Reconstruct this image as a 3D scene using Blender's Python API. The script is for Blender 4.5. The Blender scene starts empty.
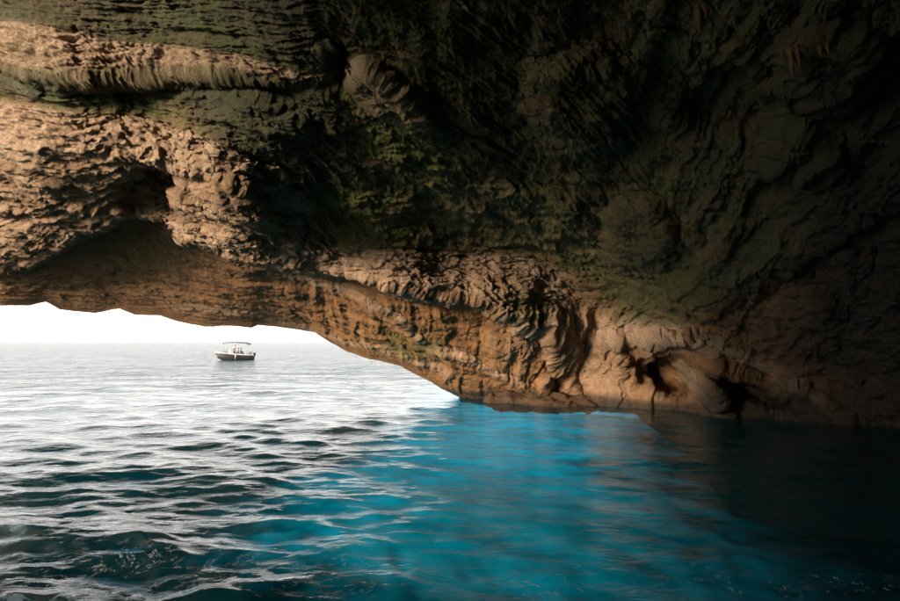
import bpy, bmesh, math, random
import numpy as np
from mathutils import Vector, Matrix

random.seed(7)
C = bpy.context.scene
COL = C.collection
R_ = math.radians

# ------------------------------------------------------------------ camera
F = 600.0                       # focal length in pixels of the 900 px wide photograph
CAM_Z = 3.0
PITCH = math.atan(40.5 / F)
cam_d = bpy.data.cameras.new('camera')
cam_d.lens = 24.0; cam_d.sensor_width = 36.0
cam_d.clip_start = 0.1; cam_d.clip_end = 60000.0
cam = bpy.data.objects.new('camera', cam_d); COL.objects.link(cam)
cam.location = (0, 0, CAM_Z); cam.rotation_euler = (math.pi / 2 + PITCH, 0, 0)
C.camera = cam

# ------------------------------------------------------------------ light
SUN_AZ = R_(-136.0)              # measured from +Y, negative is left
SUN_EL = R_(10.5)
w = bpy.data.worlds.new('World'); C.world = w; w.use_nodes = True
nt = w.node_tree; nt.nodes.clear()
sky = nt.nodes.new('ShaderNodeTexSky'); sky.sky_type = 'NISHITA'
sky.sun_disc = False; sky.sun_elevation = SUN_EL; sky.sun_rotation = SUN_AZ
sky.air_density = 1.0; sky.dust_density = 2.0; sky.ozone_density = 1.0
hs = nt.nodes.new('ShaderNodeHueSaturation'); hs.inputs['Saturation'].default_value = 0.22
bg = nt.nodes.new('ShaderNodeBackground'); bg.inputs['Strength'].default_value = 0.15
wo = nt.nodes.new('ShaderNodeOutputWorld')
veil = nt.nodes.new('ShaderNodeMix'); veil.data_type = 'RGBA'; veil.inputs[0].default_value = 0.6   # even white veil of high haze
veil.inputs[7].default_value = (6.5, 6.2, 5.95, 1)
nt.links.new(sky.outputs[0], hs.inputs['Color']); nt.links.new(hs.outputs[0], veil.inputs[6]); nt.links.new(veil.outputs[2], bg.inputs[0])
nt.links.new(bg.outputs[0], wo.inputs[0])

sun_d = bpy.data.lights.new('sun', 'SUN'); sun_d.energy = 2.9; sun_d.angle = R_(13.0)
sun_d.color = (1.0, 0.85, 0.66)
sun = bpy.data.objects.new('sun', sun_d); COL.objects.link(sun)
S = Vector((math.sin(SUN_AZ) * math.cos(SUN_EL), math.cos(SUN_AZ) * math.cos(SUN_EL), math.sin(SUN_EL)))
sun.rotation_euler = S.to_track_quat('Z', 'Y').to_euler()
sun.location = S * 60

C.view_settings.view_transform = 'Standard'; C.view_settings.look = 'None'
C.view_settings.exposure = 1.75; C.view_settings.gamma = 1.0
C.render.engine = 'CYCLES'
C.cycles.use_denoising = True
C.cycles.max_bounces = 6; C.cycles.diffuse_bounces = 4; C.cycles.glossy_bounces = 3
C.cycles.sample_clamp_indirect = 4.0
C.cycles.blur_glossy = 0.6

# ------------------------------------------------------------------ numpy noise
_rng = np.random.RandomState(11)
_perm = _rng.permutation(256).astype(np.int32); _perm = np.concatenate([_perm, _perm, _perm])
_g = _rng.normal(size=(256, 3)).astype(np.float32); _g /= np.linalg.norm(_g, axis=1)[:, None]

def perlin(x, y, z):
    xi = np.floor(x).astype(np.int32); yi = np.floor(y).astype(np.int32); zi = np.floor(z).astype(np.int32)
    xf = (x - xi).astype(np.float32); yf = (y - yi).astype(np.float32); zf = (z - zi).astype(np.float32)
    u = xf * xf * xf * (xf * (xf * 6 - 15) + 10)
    v = yf * yf * yf * (yf * (yf * 6 - 15) + 10)
    t = zf * zf * zf * (zf * (zf * 6 - 15) + 10)
    xi &= 255; yi &= 255; zi &= 255
    def corner(dx, dy, dz):
        h = _perm[_perm[_perm[(xi + dx) & 255] + ((yi + dy) & 255)] + ((zi + dz) & 255)]
        g = _g[h]
        return g[:, 0] * (xf - dx) + g[:, 1] * (yf - dy) + g[:, 2] * (zf - dz)
    a = corner(0, 0, 0); a += u * (corner(1, 0, 0) - a)
    b = corner(0, 1, 0); b += u * (corner(1, 1, 0) - b)
    c = corner(0, 0, 1); c += u * (corner(1, 0, 1) - c)
    d = corner(0, 1, 1); d += u * (corner(1, 1, 1) - d)
    a += v * (b - a); c += v * (d - c)
    return (a + t * (c - a)) * 1.5

def fbm(P, scale, octaves=4, gain=0.5, lac=2.03, ridged=False, off=0.0):
    x, y, z = P[:, 0] * scale + off, P[:, 1] * scale + off * 1.7, P[:, 2] * scale - off * 0.6
    s = np.zeros(len(P), np.float32); a = 1.0; tot = 0.0
    for _ in range(octaves):
        n = perlin(x, y, z)
        if ridged: n = 1.0 - 2.2 * np.abs(n)
        s += a * n; tot += a; a *= gain
        x = x * lac + 13.1; y = y * lac - 7.7; z = z * lac + 3.3
    return s / tot

def facets(P, scale, seed=0, jitter=0.9):
    """broken rock: every Voronoi cell is a small tilted plane; returns (height, edge)"""
    Q = P * scale
    ci = np.floor(Q).astype(np.int32)
    best = np.full(len(P), 1e9, np.float32); second = best.copy(); val = np.zeros(len(P), np.float32)
    for dx in (-1, 0, 1):
        for dy in (-1, 0, 1):
            for dz in (-1, 0, 1):
                c = ci + np.array([dx, dy, dz], np.int32)
                h = _perm[_perm[_perm[(c[:, 0] + seed) & 255] + (c[:, 1] & 255)] + (c[:, 2] & 255)]
                h2 = _perm[h + 37]
                d = Q - (c + 0.5 + 0.5 * jitter * _g[h])
                r = np.einsum('ij,ij->i', d, d).astype(np.float32)
                pl = np.einsum('ij,ij->i', d, _g[h2]) + _g[h, 0] * 0.6
                m = r < best
                second = np.where(m, best, np.minimum(second, r))
                val = np.where(m, pl, val); best = np.where(m, r, best)
    return val.astype(np.float32), (np.sqrt(second) - np.sqrt(best))

def sstep(a, b, x):
    t = np.clip((x - a) / (b - a), 0, 1); return t * t * (3 - 2 * t)

# ------------------------------------------------------------------ pixel geometry helpers
cp, sp = math.cos(PITCH), math.sin(PITCH)
def px_dir(u, v):
    a = (np.asarray(u, float) - 450) / F; b = (300.5 - np.asarray(v, float)) / F
    d = np.stack([a, cp - b * sp, sp + b * cp], -1)
    return d
def px_azel(u, v):
    d = px_dir(u, v); return math.degrees(math.atan2(d[0], d[1])), math.degrees(math.atan2(d[2], math.hypot(d[0], d[1])))
def to_uv(D):
    fw = D[:, 1] * cp + D[:, 2] * sp; up = -D[:, 1] * sp + D[:, 2] * cp
    ok = fw > 0.12
    f2 = np.where(ok, fw, 0.12)
    u = 450 + F * D[:, 0] / f2; v = 300.5 - F * up / f2
    return np.clip(u, -2500, 3400), np.clip(v, -1600, 800)
def sea_pt(u, v):
    d = px_dir(u, v); k = -CAM_Z / d[2]; return d[0] * k, d[1] * k

# ------------------------------------------------------------------ node helpers
def new_mat(name):
    m = bpy.data.materials.new(name); m.use_nodes = True; m.node_tree.nodes.clear()
    return m, m.node_tree
def N(t, kind, **kw):
    n = t.nodes.new(kind)
    for k, v in kw.items():
        if k.startswith('in_'):
            key = k[3:]; key = int(key) if key.isdigit() else key.replace('_', ' ')
            n.inputs[key].default_value = v
        else: setattr(n, k, v)
    return n
def mixc(t, fac, a, b, mode='MIX'):
    n = t.nodes.new('ShaderNodeMix'); n.data_type = 'RGBA'; n.blend_type = mode
    for sock, val in ((n.inputs[0], fac), (n.inputs[6], a), (n.inputs[7], b)):
        if isinstance(val, (int, float)): sock.default_value = val
        elif isinstance(val, tuple): sock.default_value = (*val, 1) if len(val) == 3 else val
        else: t.links.new(val, sock)
    return n.outputs[2]
def math_n(t, op, a, b=0.0, clamp=False):
    n = t.nodes.new('ShaderNodeMath'); n.operation = op; n.use_clamp = clamp
    for sock, val in ((n.inputs[0], a), (n.inputs[1], b)):
        if isinstance(val, (int, float)): sock.default_value = val
        else: t.links.new(val, sock)
    return n.outputs[0]
def ramp(t, fac, stops):
    n = t.nodes.new('ShaderNodeValToRGB'); e = n.color_ramp.elements
    while len(e) < len(stops): e.new(0.5)
    for el, (p, c) in zip(e, stops):
        el.position = p; el.color = (c, c, c, 1) if isinstance(c, (int, float)) else (*c, 1)
    t.links.new(fac, n.inputs[0]); return n.outputs[0]
def noise(t, vec, scale, detail=4, rough=0.55, dist=0.0, out=0):
    n = N(t, 'ShaderNodeTexNoise'); n.inputs['Scale'].default_value = scale
    n.inputs['Detail'].default_value = detail; n.inputs['Roughness'].default_value = rough
    n.inputs['Distortion'].default_value = dist
    t.links.new(vec, n.inputs['Vector']); return n.outputs[out]
def simple(name, col, rough=0.5, metal=0.0, var=0.12, scale=6.0):
    m, t = new_mat(name)
    g = N(t, 'ShaderNodeTexCoord')
    n = noise(t, g.outputs['Object'], scale, 3)
    c = mixc(t, n, tuple(x * (1 - var) for x in col), tuple(min(1, x * (1 + var)) for x in col))
    b = N(t, 'ShaderNodeBsdfPrincipled'); b.inputs['Roughness'].default_value = rough; b.inputs['Metallic'].default_value = metal
    t.links.new(c, b.inputs['Base Color'])
    o = N(t, 'ShaderNodeOutputMaterial'); t.links.new(b.outputs[0], o.inputs[0]); return m

def tag(o, label=None, cat=None, group=None, kind=None):
    if label: o['label'] = label
    if cat: o['category'] = cat
    if group: o['group'] = group
    if kind: o['kind'] = kind
    return o

def grid_mesh(name, P, nr, nc, wrap, attrs=None, mat=None, smooth=True, rows=None):
    """P: (nr*nc,3) row-major"""
    idx = np.arange(nr * nc, dtype=np.int32).reshape(nr, nc)
    a = idx[:-1, :]; b = idx[1:, :]
    if wrap:
        a2 = np.roll(a, -1, 1); b2 = np.roll(b, -1, 1)
    else:
        a2 = a[:, 1:]; b2 = b[:, 1:]; a = a[:, :-1]; b = b[:, :-1]
    faces = np.stack([a, b, b2, a2], -1).reshape(-1, 4)
    return faces_mesh(name, P, faces, attrs, mat, smooth)

def faces_mesh(name, P, faces, attrs=None, mat=None, smooth=True, compact=False):
    if compact:
        used = np.unique(faces); rem = np.full(len(P), -1, np.int64); rem[used] = np.arange(len(used))
        P = P[used]; faces = rem[faces]
        attrs = {k: v[used] for k, v in (attrs or {}).items()}
    me = bpy.data.meshes.new(name)
    nf = len(faces); k = faces.shape[1]
    me.vertices.add(len(P)); me.vertices.foreach_set('co', np.ascontiguousarray(P, np.float32).ravel())
    me.loops.add(nf * k); me.loops.foreach_set('vertex_index', faces.astype(np.int32).ravel())
    me.polygons.add(nf); me.polygons.foreach_set('loop_start', np.arange(nf, dtype=np.int32) * k)
    me.polygons.foreach_set('use_smooth', np.full(nf, smooth))
    me.update(calc_edges=True)
    for an, av in (attrs or {}).items():
        at = me.attributes.new(an, 'FLOAT', 'POINT'); at.data.foreach_set('value', np.ascontiguousarray(av, np.float32))
    if mat: me.materials.append(mat)
    o = bpy.data.objects.new(name, me); COL.objects.link(o); return o

# ------------------------------------------------------------------ rock material
def rock_material():
    m, t = new_mat('cave_limestone')
    geo = N(t, 'ShaderNodeNewGeometry'); pos = geo.outputs['Position']
    def attr(n):
        a = N(t, 'ShaderNodeAttribute'); a.attribute_name = n; return a.outputs['Fac']
    pale, algae, ochre, wet = attr('pale'), attr('algae'), attr('ochre'), attr('wet')  # wet: damp rock plus painted shade; pale: crust plus painted light
    mp = N(t, 'ShaderNodeMapping'); mp.inputs['Scale'].default_value = (1, 1, 0.22)
    t.links.new(pos, mp.inputs[0]); drip = mp.outputs[0]
    n1 = noise(t, pos, 0.35, 6, 0.6, 0.6); n2 = noise(t, pos, 1.7, 8, 0.68, 0.8); n3 = noise(t, pos, 7.0, 8, 0.72, 0.4)
    nd = noise(t, drip, 1.6, 6, 0.62, 0.5)
    base = mixc(t, ramp(t, n1, [(0.35, 0.0), (0.65, 1.0)]), (0.105, 0.056, 0.023), (0.19, 0.102, 0.045))
    base = mixc(t, ramp(t, n2, [(0.40, 0.0), (0.62, 1.0)]), base, (0.145, 0.092, 0.048))
    rust = mixc(t, nd, (0.17, 0.070, 0.021), (0.31, 0.140, 0.047))
    base = mixc(t, math_n(t, 'MULTIPLY', ochre, ramp(t, nd, [(0.3, 0.35), (0.6, 1.0)])), base, rust)
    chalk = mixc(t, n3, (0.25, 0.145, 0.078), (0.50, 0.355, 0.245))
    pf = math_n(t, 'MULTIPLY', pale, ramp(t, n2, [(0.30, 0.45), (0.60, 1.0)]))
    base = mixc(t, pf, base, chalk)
    green = mixc(t, n2, (0.040, 0.056, 0.010), (0.155, 0.172, 0.036))
    green = mixc(t, ramp(t, nd, [(0.35, 0.0), (0.7, 0.6)]), green, (0.10, 0.075, 0.030))
    af = math_n(t, 'MULTIPLY', algae, ramp(t, noise(t, pos, 0.9, 7, 0.65, 0.7), [(0.36, 0.25), (0.56, 1.0)]))
    base = mixc(t, af, base, green)
    # dark mineral stains and crevice dirt
    st = ramp(t, noise(t, drip, 0.9, 8, 0.7, 1.0), [(0.55, 0.0), (0.68, 0.65)])
    base = mixc(t, st, base, (0.032, 0.024, 0.016))
    sp_ = ramp(t, noise(t, pos, 22.0, 5, 0.75), [(0.36, 0.55), (0.60, 1.12)])
    base = mixc(t, 1.0, base, sp_, 'MULTIPLY')
    base = mixc(t, wet, base, (0.012, 0.010, 0.007))  # near-black for damp rock and for painted shade
    # fine relief
    hsum = math_n(t, 'ADD', math_n(t, 'MULTIPLY', n3, 0.6), math_n(t, 'MULTIPLY', noise(t, pos, 26.0, 6, 0.7, 0.3), 0.4))
    bp = N(t, 'ShaderNodeBump'); bp.inputs['Strength'].default_value = 0.8; bp.inputs['Distance'].default_value = 0.22
    t.links.new(hsum, bp.inputs['Height'])
    b = N(t, 'ShaderNodeBsdfPrincipled')
    rg = math_n(t, 'SUBTRACT', 0.92, math_n(t, 'MULTIPLY', wet, 0.45))
    t.links.new(rg, b.inputs['Roughness']); b.inputs['Specular IOR Level'].default_value = 0.25
    t.links.new(base, b.inputs['Base Color']); t.links.new(bp.outputs[0], b.inputs['Normal'])
    o = N(t, 'ShaderNodeOutputMaterial'); t.links.new(b.outputs[0], o.inputs[0])
    return m
ROCK = rock_material()

# ------------------------------------------------------------------ the cave
def P1(pts, u):
    p = np.array(pts, float); return np.interp(u, p[:, 0], p[:, 1])

LIP = [(0, 305), (30, 305), (46, 301), (60, 309), (95, 313), (112, 309), (120, 308), (135, 314), (160, 315), (178, 321),
       (205, 326), (235, 325), (252, 327), (258, 324), (287, 327), (300, 329), (315, 332), (325, 338), (345, 350),
       (370, 358), (390, 362), (401, 365), (412, 371), (430, 381), (448, 391), (459, 396), (462, 401)]
SHORE = [(463, 401), (520, 403), (575, 404), (635, 409), (690, 413), (740, 418), (845, 426), (950, 434), (1100, 448)]
lipae = [px_azel(u, v) for u, v in LIP]
lipae += [px_azel(u, v + 3 + max(0, u - 660) * 1.3) for u, v in SHORE[1:-2]]
az_l = [(-180, -20), (-120, -18), (-114, 1), (-109, 5), (-105, 11), (-101, 29), (-93, 39), (-80, 43), (-58, 41), (-50, 32), (-44, 14), (-41, 7), (-39, 4.2)]  # unseen left mouth outline, shaped to admit sun and shade the right wall
az_r = [(48, -14), (75, -14), (180, -20)]
LIPT = sorted(az_l + lipae + az_r)
la = np.array([p[0] for p in LIPT]); le = np.array([p[1] for p in LIPT])

az = np.concatenate([np.arange(-180, -60, 2.0), np.arange(-60, -39, 0.4), np.arange(-39, 39, 0.082),
                     np.arange(39, 60, 0.4), np.arange(60, 180, 2.0)])
NC = len(az)
lip = np.interp(az, la, le)
ljit = fbm(np.stack([az * 0.5, 0 * az, 0 * az + 2.2], -1), 1.0, 4, 0.6, off=1.0)
lip = lip + np.where(az > 40, 1.0 * ljit * np.clip((az - 9) / 4, 0, 4), 0)
lipj = lip.copy()
T1 = np.linspace(0, 1, 560) ** 1.04
T2 = np.linspace(0, 1, 46)[1:]
ELTOP = 35.0
top1 = np.maximum(ELTOP, lip + 4)
el = np.concatenate([lip[None] + (top1 - lip)[None] * T1[:, None], top1[None] + (89.9 - top1)[None] * T2[:, None]], 0)
NR = el.shape[0]
AZ = np.broadcast_to(az[None], el.shape)
ar, er = np.radians(AZ), np.radians(el)
D = np.stack([np.sin(ar) * np.cos(er), np.cos(ar) * np.cos(er), np.sin(er)], -1).reshape(-1, 3)
azf = AZ.reshape(-1)

# ledges: (upper edge, lower edge, metres gained across it)
BANDS = [
    ([(-300, -30), (0, 20), (60, 31), (110, 44), (180, 47), (250, 52), (330, 70)],
     [(-300, 30), (0, 62), (60, 76), (140, 74), (200, 72), (250, 72), (330, 78)],
     [(-600, -0.1), (0, -0.2), (180, -0.2), (300, -0.1), (335, 0.0)]),
    ([(-300, 70), (0, 103), (50, 107), (120, 115), (180, 129), (230, 140), (280, 168), (302, 186), (330, 205)],
     [(-300, 150), (0, 150), (60, 150), (120, 152), (180, 162), (230, 172), (280, 186), (302, 196), (330, 212)],
     [(-600, -0.3), (0, -0.5), (230, -0.8), (290, -0.6), (330, 0.0)]),
    ([(-100, 200), (150, 215), (200, 224), (260, 228), (300, 232), (340, 244), (440, 247), (530, 254), (556, 262)],
     [(-100, 230), (150, 235), (200, 238), (260, 252), (300, 266), (360, 272), (420, 290), (480, 303), (535, 330), (556, 325)],
     [(60, 0.0), (170, -0.2), (300, -0.3), (450, -0.3), (540, -0.2), (570, 0.0)]),
    ([(280, 268), (340, 283), (400, 308), (430, 336), (470, 350), (520, 376)],
     [(280, 276), (340, 292), (400, 318), (430, 346), (470, 360), (520, 386)],
     [(280, 0.0), (340, -0.35), (480, -0.5), (530, 0.0)]),
    ([(180, 300), (240, 305), (300, 322), (345, 334), (410, 349), (450, 366)],
     [(180, 308), (240, 313), (300, 328), (345, 342), (410, 357), (450, 374)],
     [(170, 0.0), (240, -0.25), (400, -0.35), (450, 0.0)]),
    # ledge above the flowstone, and the dark undercut beside it
    ([(540, 300), (620, 319), (690, 322), (720, 350)], [(540, 316), (620, 336), (690, 334), (720, 362)],
     [(530, 0.0), (600, -0.15), (680, -0.3), (700, 0.0)]),
    ([(600, 338), (690, 336), (720, 364)], [(600, 346), (690, 346), (720, 374)], [(600, 0.0), (650, 0.9), (690, 1.1), (710, 0.0)]),
    ([(112, 176), (130, 168), (150, 160), (183, 164)], [(112, 184), (130, 176), (150, 168), (183, 172)], [(112, 0.0), (128, 1.1), (180, 1.8), (185, 0.0)]),
    ([(112, 186), (130, 182), (150, 178), (183, 186)], [(112, 200), (130, 218), (150, 222), (183, 226)], [(112, 0.0), (128, -1.1), (180, -1.8), (185, 0.0)]),
    # undersides: thin steps back under the ledges
    ([(-300, 32), (0, 62), (60, 76), (140, 74), (200, 72), (330, 78)], [(-300, 70), (0, 76), (60, 88), (140, 86), (200, 82), (330, 84)],
     [(-600, 0.3), (0, 0.5), (200, 0.6), (330, 0.0)]),
    ([(-300, 285), (0, 268), (30, 262), (70, 240), (100, 225), (125, 209), (178, 213), (183, 236), (200, 239), (250, 255), (300, 266), (360, 273), (420, 291), (480, 304), (535, 331)],
     [(-300, 291), (0, 274), (30, 268), (70, 246), (100, 231), (125, 214), (178, 218), (183, 241), (200, 244), (250, 260), (300, 272), (360, 280), (420, 298), (480, 311), (535, 338)],
     [(-600, 1.2), (0, 1.3), (190, 2.4), (300, 2.4), (480, 2.2), (545, 0.0)]),
    ([(280, 277), (340, 293), (400, 319), (430, 347), (470, 361), (520, 387)], [(280, 283), (340, 299), (400, 326), (430, 354), (470, 368), (520, 394)],
     [(280, 0.0), (340, 0.5), (480, 0.6), (530, 0.0)]),
    ([(680, 342), (700, 352), (770, 376), (800, 381), (850, 409)], [(680, 350), (700, 360), (770, 382), (800, 388), (850, 416)],
     [(676, 0.0), (692, -0.5), (790, -0.6), (850, -0.4), (870, 0.0)]),
    ([(690, 320), (740, 287), (800, 257), (870, 214), (920, 190)], [(690, 330), (740, 297), (800, 267), (870, 226), (920, 205)],
     [(685, 0.0), (720, 0.25), (860, 0.4), (900, 0.2), (930, 0.0)]),
]
CAVES = [  # centre u, v, radius u, v, tilt, depth of hollow (negative: bulge)
    (664, 374, 38, 24, 0.5, 3.0), (752, 392, 50, 12, 0.45, 1.2),
    (585, 385, 9, 26, -0.25, 0.9), (612, 365, 20, 44, 0.0, -0.35), (560, 350, 16, 46, -0.3, -0.5), (532, 380, 20, 30, -0.5, -0.5),
    (700, 384, 50, 8, 0.75, -0.9), (345, 60, 20, 22, 0.0, 1.2), (385, 92, 80, 17, 0.7, -0.55),
    (262, 115, 50, 24, 0.3, -0.35), (470, 90, 60, 50, 0.1, 0.15), (585, 95, 60, 60, 0.5, -0.8),
    (640, 230, 40, 40, 0.2, -0.7), (720, 90, 60, 45, 0.3, 0.5), (800, 150, 50, 30, 0.2, -0.6),
    (50, 240, 60, 26, 0.1, -0.5), (240, 200, 46, 20, 0.45, -0.9), (830, 60, 50, 40, 0, -0.7), (200, 85, 90, 9, 0.05, 0.2),
    (520, 205, 90, 30, 0.1, -0.5), (800, 320, 50, 40, 0.0, -0.5),
]
def ledge_depth(u, v):
    s = np.zeros_like(u)
    for up, lo, am in BANDS:
        a = P1(up, u); b = np.maximum(P1(lo, u), a + 3)
        t = np.clip((v - a) / (b - a), 0, 1)
        s += P1(am, u) * (t * 0.75 + 0.25 * t * t * (3 - 2 * t))
    for cu, cv, ru, rv, tilt, dp in CAVES:
        du, dv = u - cu, v - cv
        x = (du * math.cos(tilt) + dv * math.sin(tilt)) / ru; y = (-du * math.sin(tilt) + dv * math.cos(tilt)) / rv
        r = np.sqrt(x * x + y * y)
        s += dp * (1 - sstep(0.45, 1.15, r))
    return s

# warp the pixel coordinates so that no edge runs ruler-straight
wn1 = fbm(D, 9.0, 5, 0.55, off=3.1); wn2 = fbm(D, 9.0, 5, 0.55, off=21.0)
U0, V0 = to_uv(D)
fade = sstep(0, 14, V0 - 0) * 0 + 1
U = U0 + 15 * wn1; V = V0 + 6 * wn2 + 1.0 * fbm(D, 45.0, 4, 0.6, off=51.0)
LD = ledge_depth(U, V)

CTRL = [  # (u, v, depth along the view axis)
    (0, 305, 29), (110, 310, 30), (200, 325, 30.5), (300, 329, 30.8), (345, 350, 31), (400, 365, 31.2), (440, 388, 31.5),
    (-160, 290, 27), (-160, 210, 25), (-160, 120, 21), (-160, 60, 19), (-160, 0, 18),
    (520, 403, 30.6), (575, 404, 29.2), (635, 409, 27.0), (690, 413, 25.4), (740, 418, 24.0), (845, 426, 21.6), (950, 434, 19.8), (1100, 448, 17.4),
    (0, 15, 15.6), (0, 62, 15.6), (0, 100, 17.2), (0, 150, 17.0), (0, 225, 21.5), (0, 265, 24.5),
    (150, 40, 15.4), (150, 74, 15.6), (150, 118, 16.6), (150, 155, 16.7), (195, 118, 15.9), (195, 155, 16.4), (240, 165, 16.9), (240, 215, 18.6), (240, 250, 19.6), (150, 235, 23.5), (150, 280, 26.5),
    (300, 0, 13.4), (300, 60, 15.0), (300, 110, 16.2), (300, 165, 17.6), (300, 190, 18.4), (300, 238, 21.4), (300, 264, 21.4), (300, 300, 26.4),
    (450, 0, 13), (450, 120, 16), (450, 200, 19.5), (450, 243, 23), (450, 296, 22.6), (450, 345, 27), (380, 320, 26),
    (550, 230, 21.5), (540, 262, 24.5), (530, 325, 24.6), (560, 365, 28.4), (600, 330, 27.2),
    (600, 0, 13), (600, 120, 15.5), (600, 220, 20), (700, 0, 12.5), (700, 150, 16.5), (700, 290, 21), (640, 345, 26.2), (700, 370, 23.8), (800, 350, 21.5),
    (850, 0, 11.5), (850, 150, 14.5), (850, 300, 18), (1000, 0, 10.5), (1000, 200, 14), (1000, 350, 17),
    (150, -150, 12.3), (450, -150, 10.5), (800, -150, 9.5), (-150, -150, 14)]
cd, cr = [], []
for u, v, dep in CTRL:
    d = px_dir(u, v); L = np.linalg.norm(d); cd.append(d / L)
    cr.append((dep - ledge_depth(np.array([u * 1.0]), np.array([v * 1.0]))[0] * 1.0) * L)
def ae(a, e):
    a, e = R_(a), R_(e); return np.array([math.sin(a) * math.cos(e), math.cos(a) * math.cos(e), math.sin(e)])
for a, e, r in [(0, 90, 9), (0, 60, 9.5), (90, 55, 9), (180, 55, 9), (-90, 65, 12), (60, 0, 18), (60, 30, 13), (90, 0, 15), (90, 25, 13), (120, 0, 14),
                (120, 30, 12), (150, 0, 14), (180, 0, 14), (180, 30, 12), (-150, 0, 16), (-150, 30, 13), (-120, 0, 17), (-120, 30, 14),
                (-95, 33, 20), (-78, 42, 20), (-60, 39, 21), (-50, 24, 22), (-110, 0, 20), (-62, 54, 16), (-85, 54, 16), (180, -15, 13), (120, -15, 13), (-135, -15, 16), (75, -14, 15)]:
    cd.append(ae(a, e)); cr.append(r)
cd = np.array(cd); cr = np.array(cr)
SOFT = 0.15 ** 2            # multiquadric: no kinks at the control points
K = np.sqrt(((cd[:, None] - cd[None]) ** 2).sum(2) + SOFT)
n = len(cd)
A = np.zeros((n + 4, n + 4)); A[:n, :n] = K + 0 * np.eye(n); A[:n, n] = 1; A[:n, n + 1:] = cd; A[n, :n] = 1; A[n + 1:, :n] = cd.T
A[:n, :n] -= 0.002 * np.eye(n)
sol = np.linalg.solve(A, np.concatenate([cr, np.zeros(4)]))
Rb = np.zeros(len(D))
for i in range(0, len(D), 60000):
    q = D[i:i + 60000]
    Rb[i:i + 60000] = np.sqrt(((q[:, None] - cd[None]) ** 2).sum(2) + SOFT) @ sol[:n] + sol[n] + q @ sol[n + 1:]
fw = np.maximum(D[:, 1] * cp + D[:, 2] * sp, 0.35)
Rr = Rb + LD / fw

CAMP = np.array([0, 0, CAM_Z])
P = CAMP + D * Rr[:, None]

edge = np.repeat(np.concatenate([T1, 1 + T2])[:, None], NC, 1).reshape(-1)     # 0 at the lip
elf = el.reshape(-1)
liprow = np.broadcast_to(lip[None], el.shape).reshape(-1)
off_lip = elf - liprow
# large undulation, along the line from the camera
sf = np.array([0.96, 0.20, -0.16]); sf /= np.linalg.norm(sf)          # strike of the beds
sn = np.array([0.30, -0.35, 0.89]); sn -= sf * (sn @ sf); sn /= np.linalg.norm(sn)
sb = np.cross(sf, sn)
big = fbm(P, 0.16, 4, 0.5, off=5.0)
Rr = Rr + big * (1.1 - 0.7 * (1 - sstep(100, 420, U))) * sstep(0.0, 4.0, off_lip)
P = CAMP + D * Rr[:, None]

def normals(P):
    G = P.reshape(NR, NC, 3)
    du = np.empty_like(G); du[:, 1:-1] = G[:, 2:] - G[:, :-2]; du[:, 0] = G[:, 1] - G[:, -1]; du[:, -1] = G[:, 0] - G[:, -2]
    dv = np.empty_like(G); dv[1:-1] = G[2:] - G[:-2]; dv[0] = G[1] - G[0]; dv[-1] = G[-1] - G[-2]
    n_ = np.cross(dv, du).reshape(-1, 3); n_ /= (np.linalg.norm(n_, axis=1)[:, None] + 1e-9)
    s = np.sign(np.einsum('ij,ij->i', n_, CAMP - P)); return n_ * s[:, None]

near = (np.abs(azf) < 60) & (elf < 50)
Nn = normals(P)
# regions
def band_mask(u, v, up, lo, soft=6.0, u0=-9999, u1=9999):
    a = P1(up, u); b = P1(lo, u)
    return sstep(-soft, soft, v - a) * (1 - sstep(-soft, soft, v - b)) * sstep(u0 - 15, u0 + 5, u) * (1 - sstep(u1 - 5, u1 + 15, u))
upper0 = sstep(-12, 18, P1([(-300, 60), (0, 100), (180, 126), (300, 184), (340, 240), (440, 245), (556, 258), (620, 316), (690, 318), (740, 287), (870, 214), (1000, 150)], U) - V)
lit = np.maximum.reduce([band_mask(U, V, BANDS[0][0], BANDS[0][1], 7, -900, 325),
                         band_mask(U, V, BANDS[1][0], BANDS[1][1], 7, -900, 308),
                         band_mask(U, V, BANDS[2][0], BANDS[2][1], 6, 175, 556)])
flow = sstep(470, 540, U) * (1 - sstep(640, 690, U)) * sstep(285, 320, V)
drip_r = np.maximum(flow, 0.5 * sstep(280, 330, U) * sstep(255, 290, V) * (1 - sstep(480, 560, U)))
drip_r = np.maximum(drip_r, 0.6 * sstep(640, 700, U))
under = sstep(-2, 6, V - P1([b for b in BANDS if b[0][0] == (-300, 285)][0][0], U)) * (1 - sstep(560, 600, U)) * (1 - upper0)
leftlow = sstep(95, 120, V) * (1 - sstep(240, 380, U))

Q = np.stack([P @ sf, P @ sn, P @ sb], -1)
warp = fbm(P, 0.45, 4, 0.5, off=9.0)
Qw = Q + (np.stack([warp, fbm(P, 0.45, 4, 0.5, off=33.0), -warp], -1)) * 0.9
# beds: stretched along strike
Qs = Qw * np.array([0.22, 1.0, 0.45])
beds = fbm(Qs * np.array([0.6, 1, 1]), 0.9, 4, 0.55, ridged=True, off=2.0)
fib = fbm(Qw * np.array([0.20, 1.0, 0.9]), 2.6, 5, 0.62, ridged=True, off=7.0)
rough_n = fbm(Qw * np.array([0.36, 1.0, 1.0]), 0.8, 7, 0.58, ridged=True, off=4.0)
fine = fbm(P, 5.0, 4, 0.7, off=12.0)
rough2 = fbm(Qw * np.array([0.34, 1.0, 1.0]), 3.1, 5, 0.66, ridged=True, off=14.0)
Pd = P + np.stack([warp, -warp, 0 * warp], -1) * 0.5
drips = fbm(Pd * np.array([1, 0.22, 0.11]), 0.95, 5, 0.55, ridged=True, off=6.0)
fc1, e1 = facets(Qw * np.array([0.40, 1.0, 0.8]), 0.65, 5)
fc2, e2 = facets(Qw * np.array([0.40, 1.0, 0.8]) + 0.1 * fine[:, None], 1.9, 9)
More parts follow.
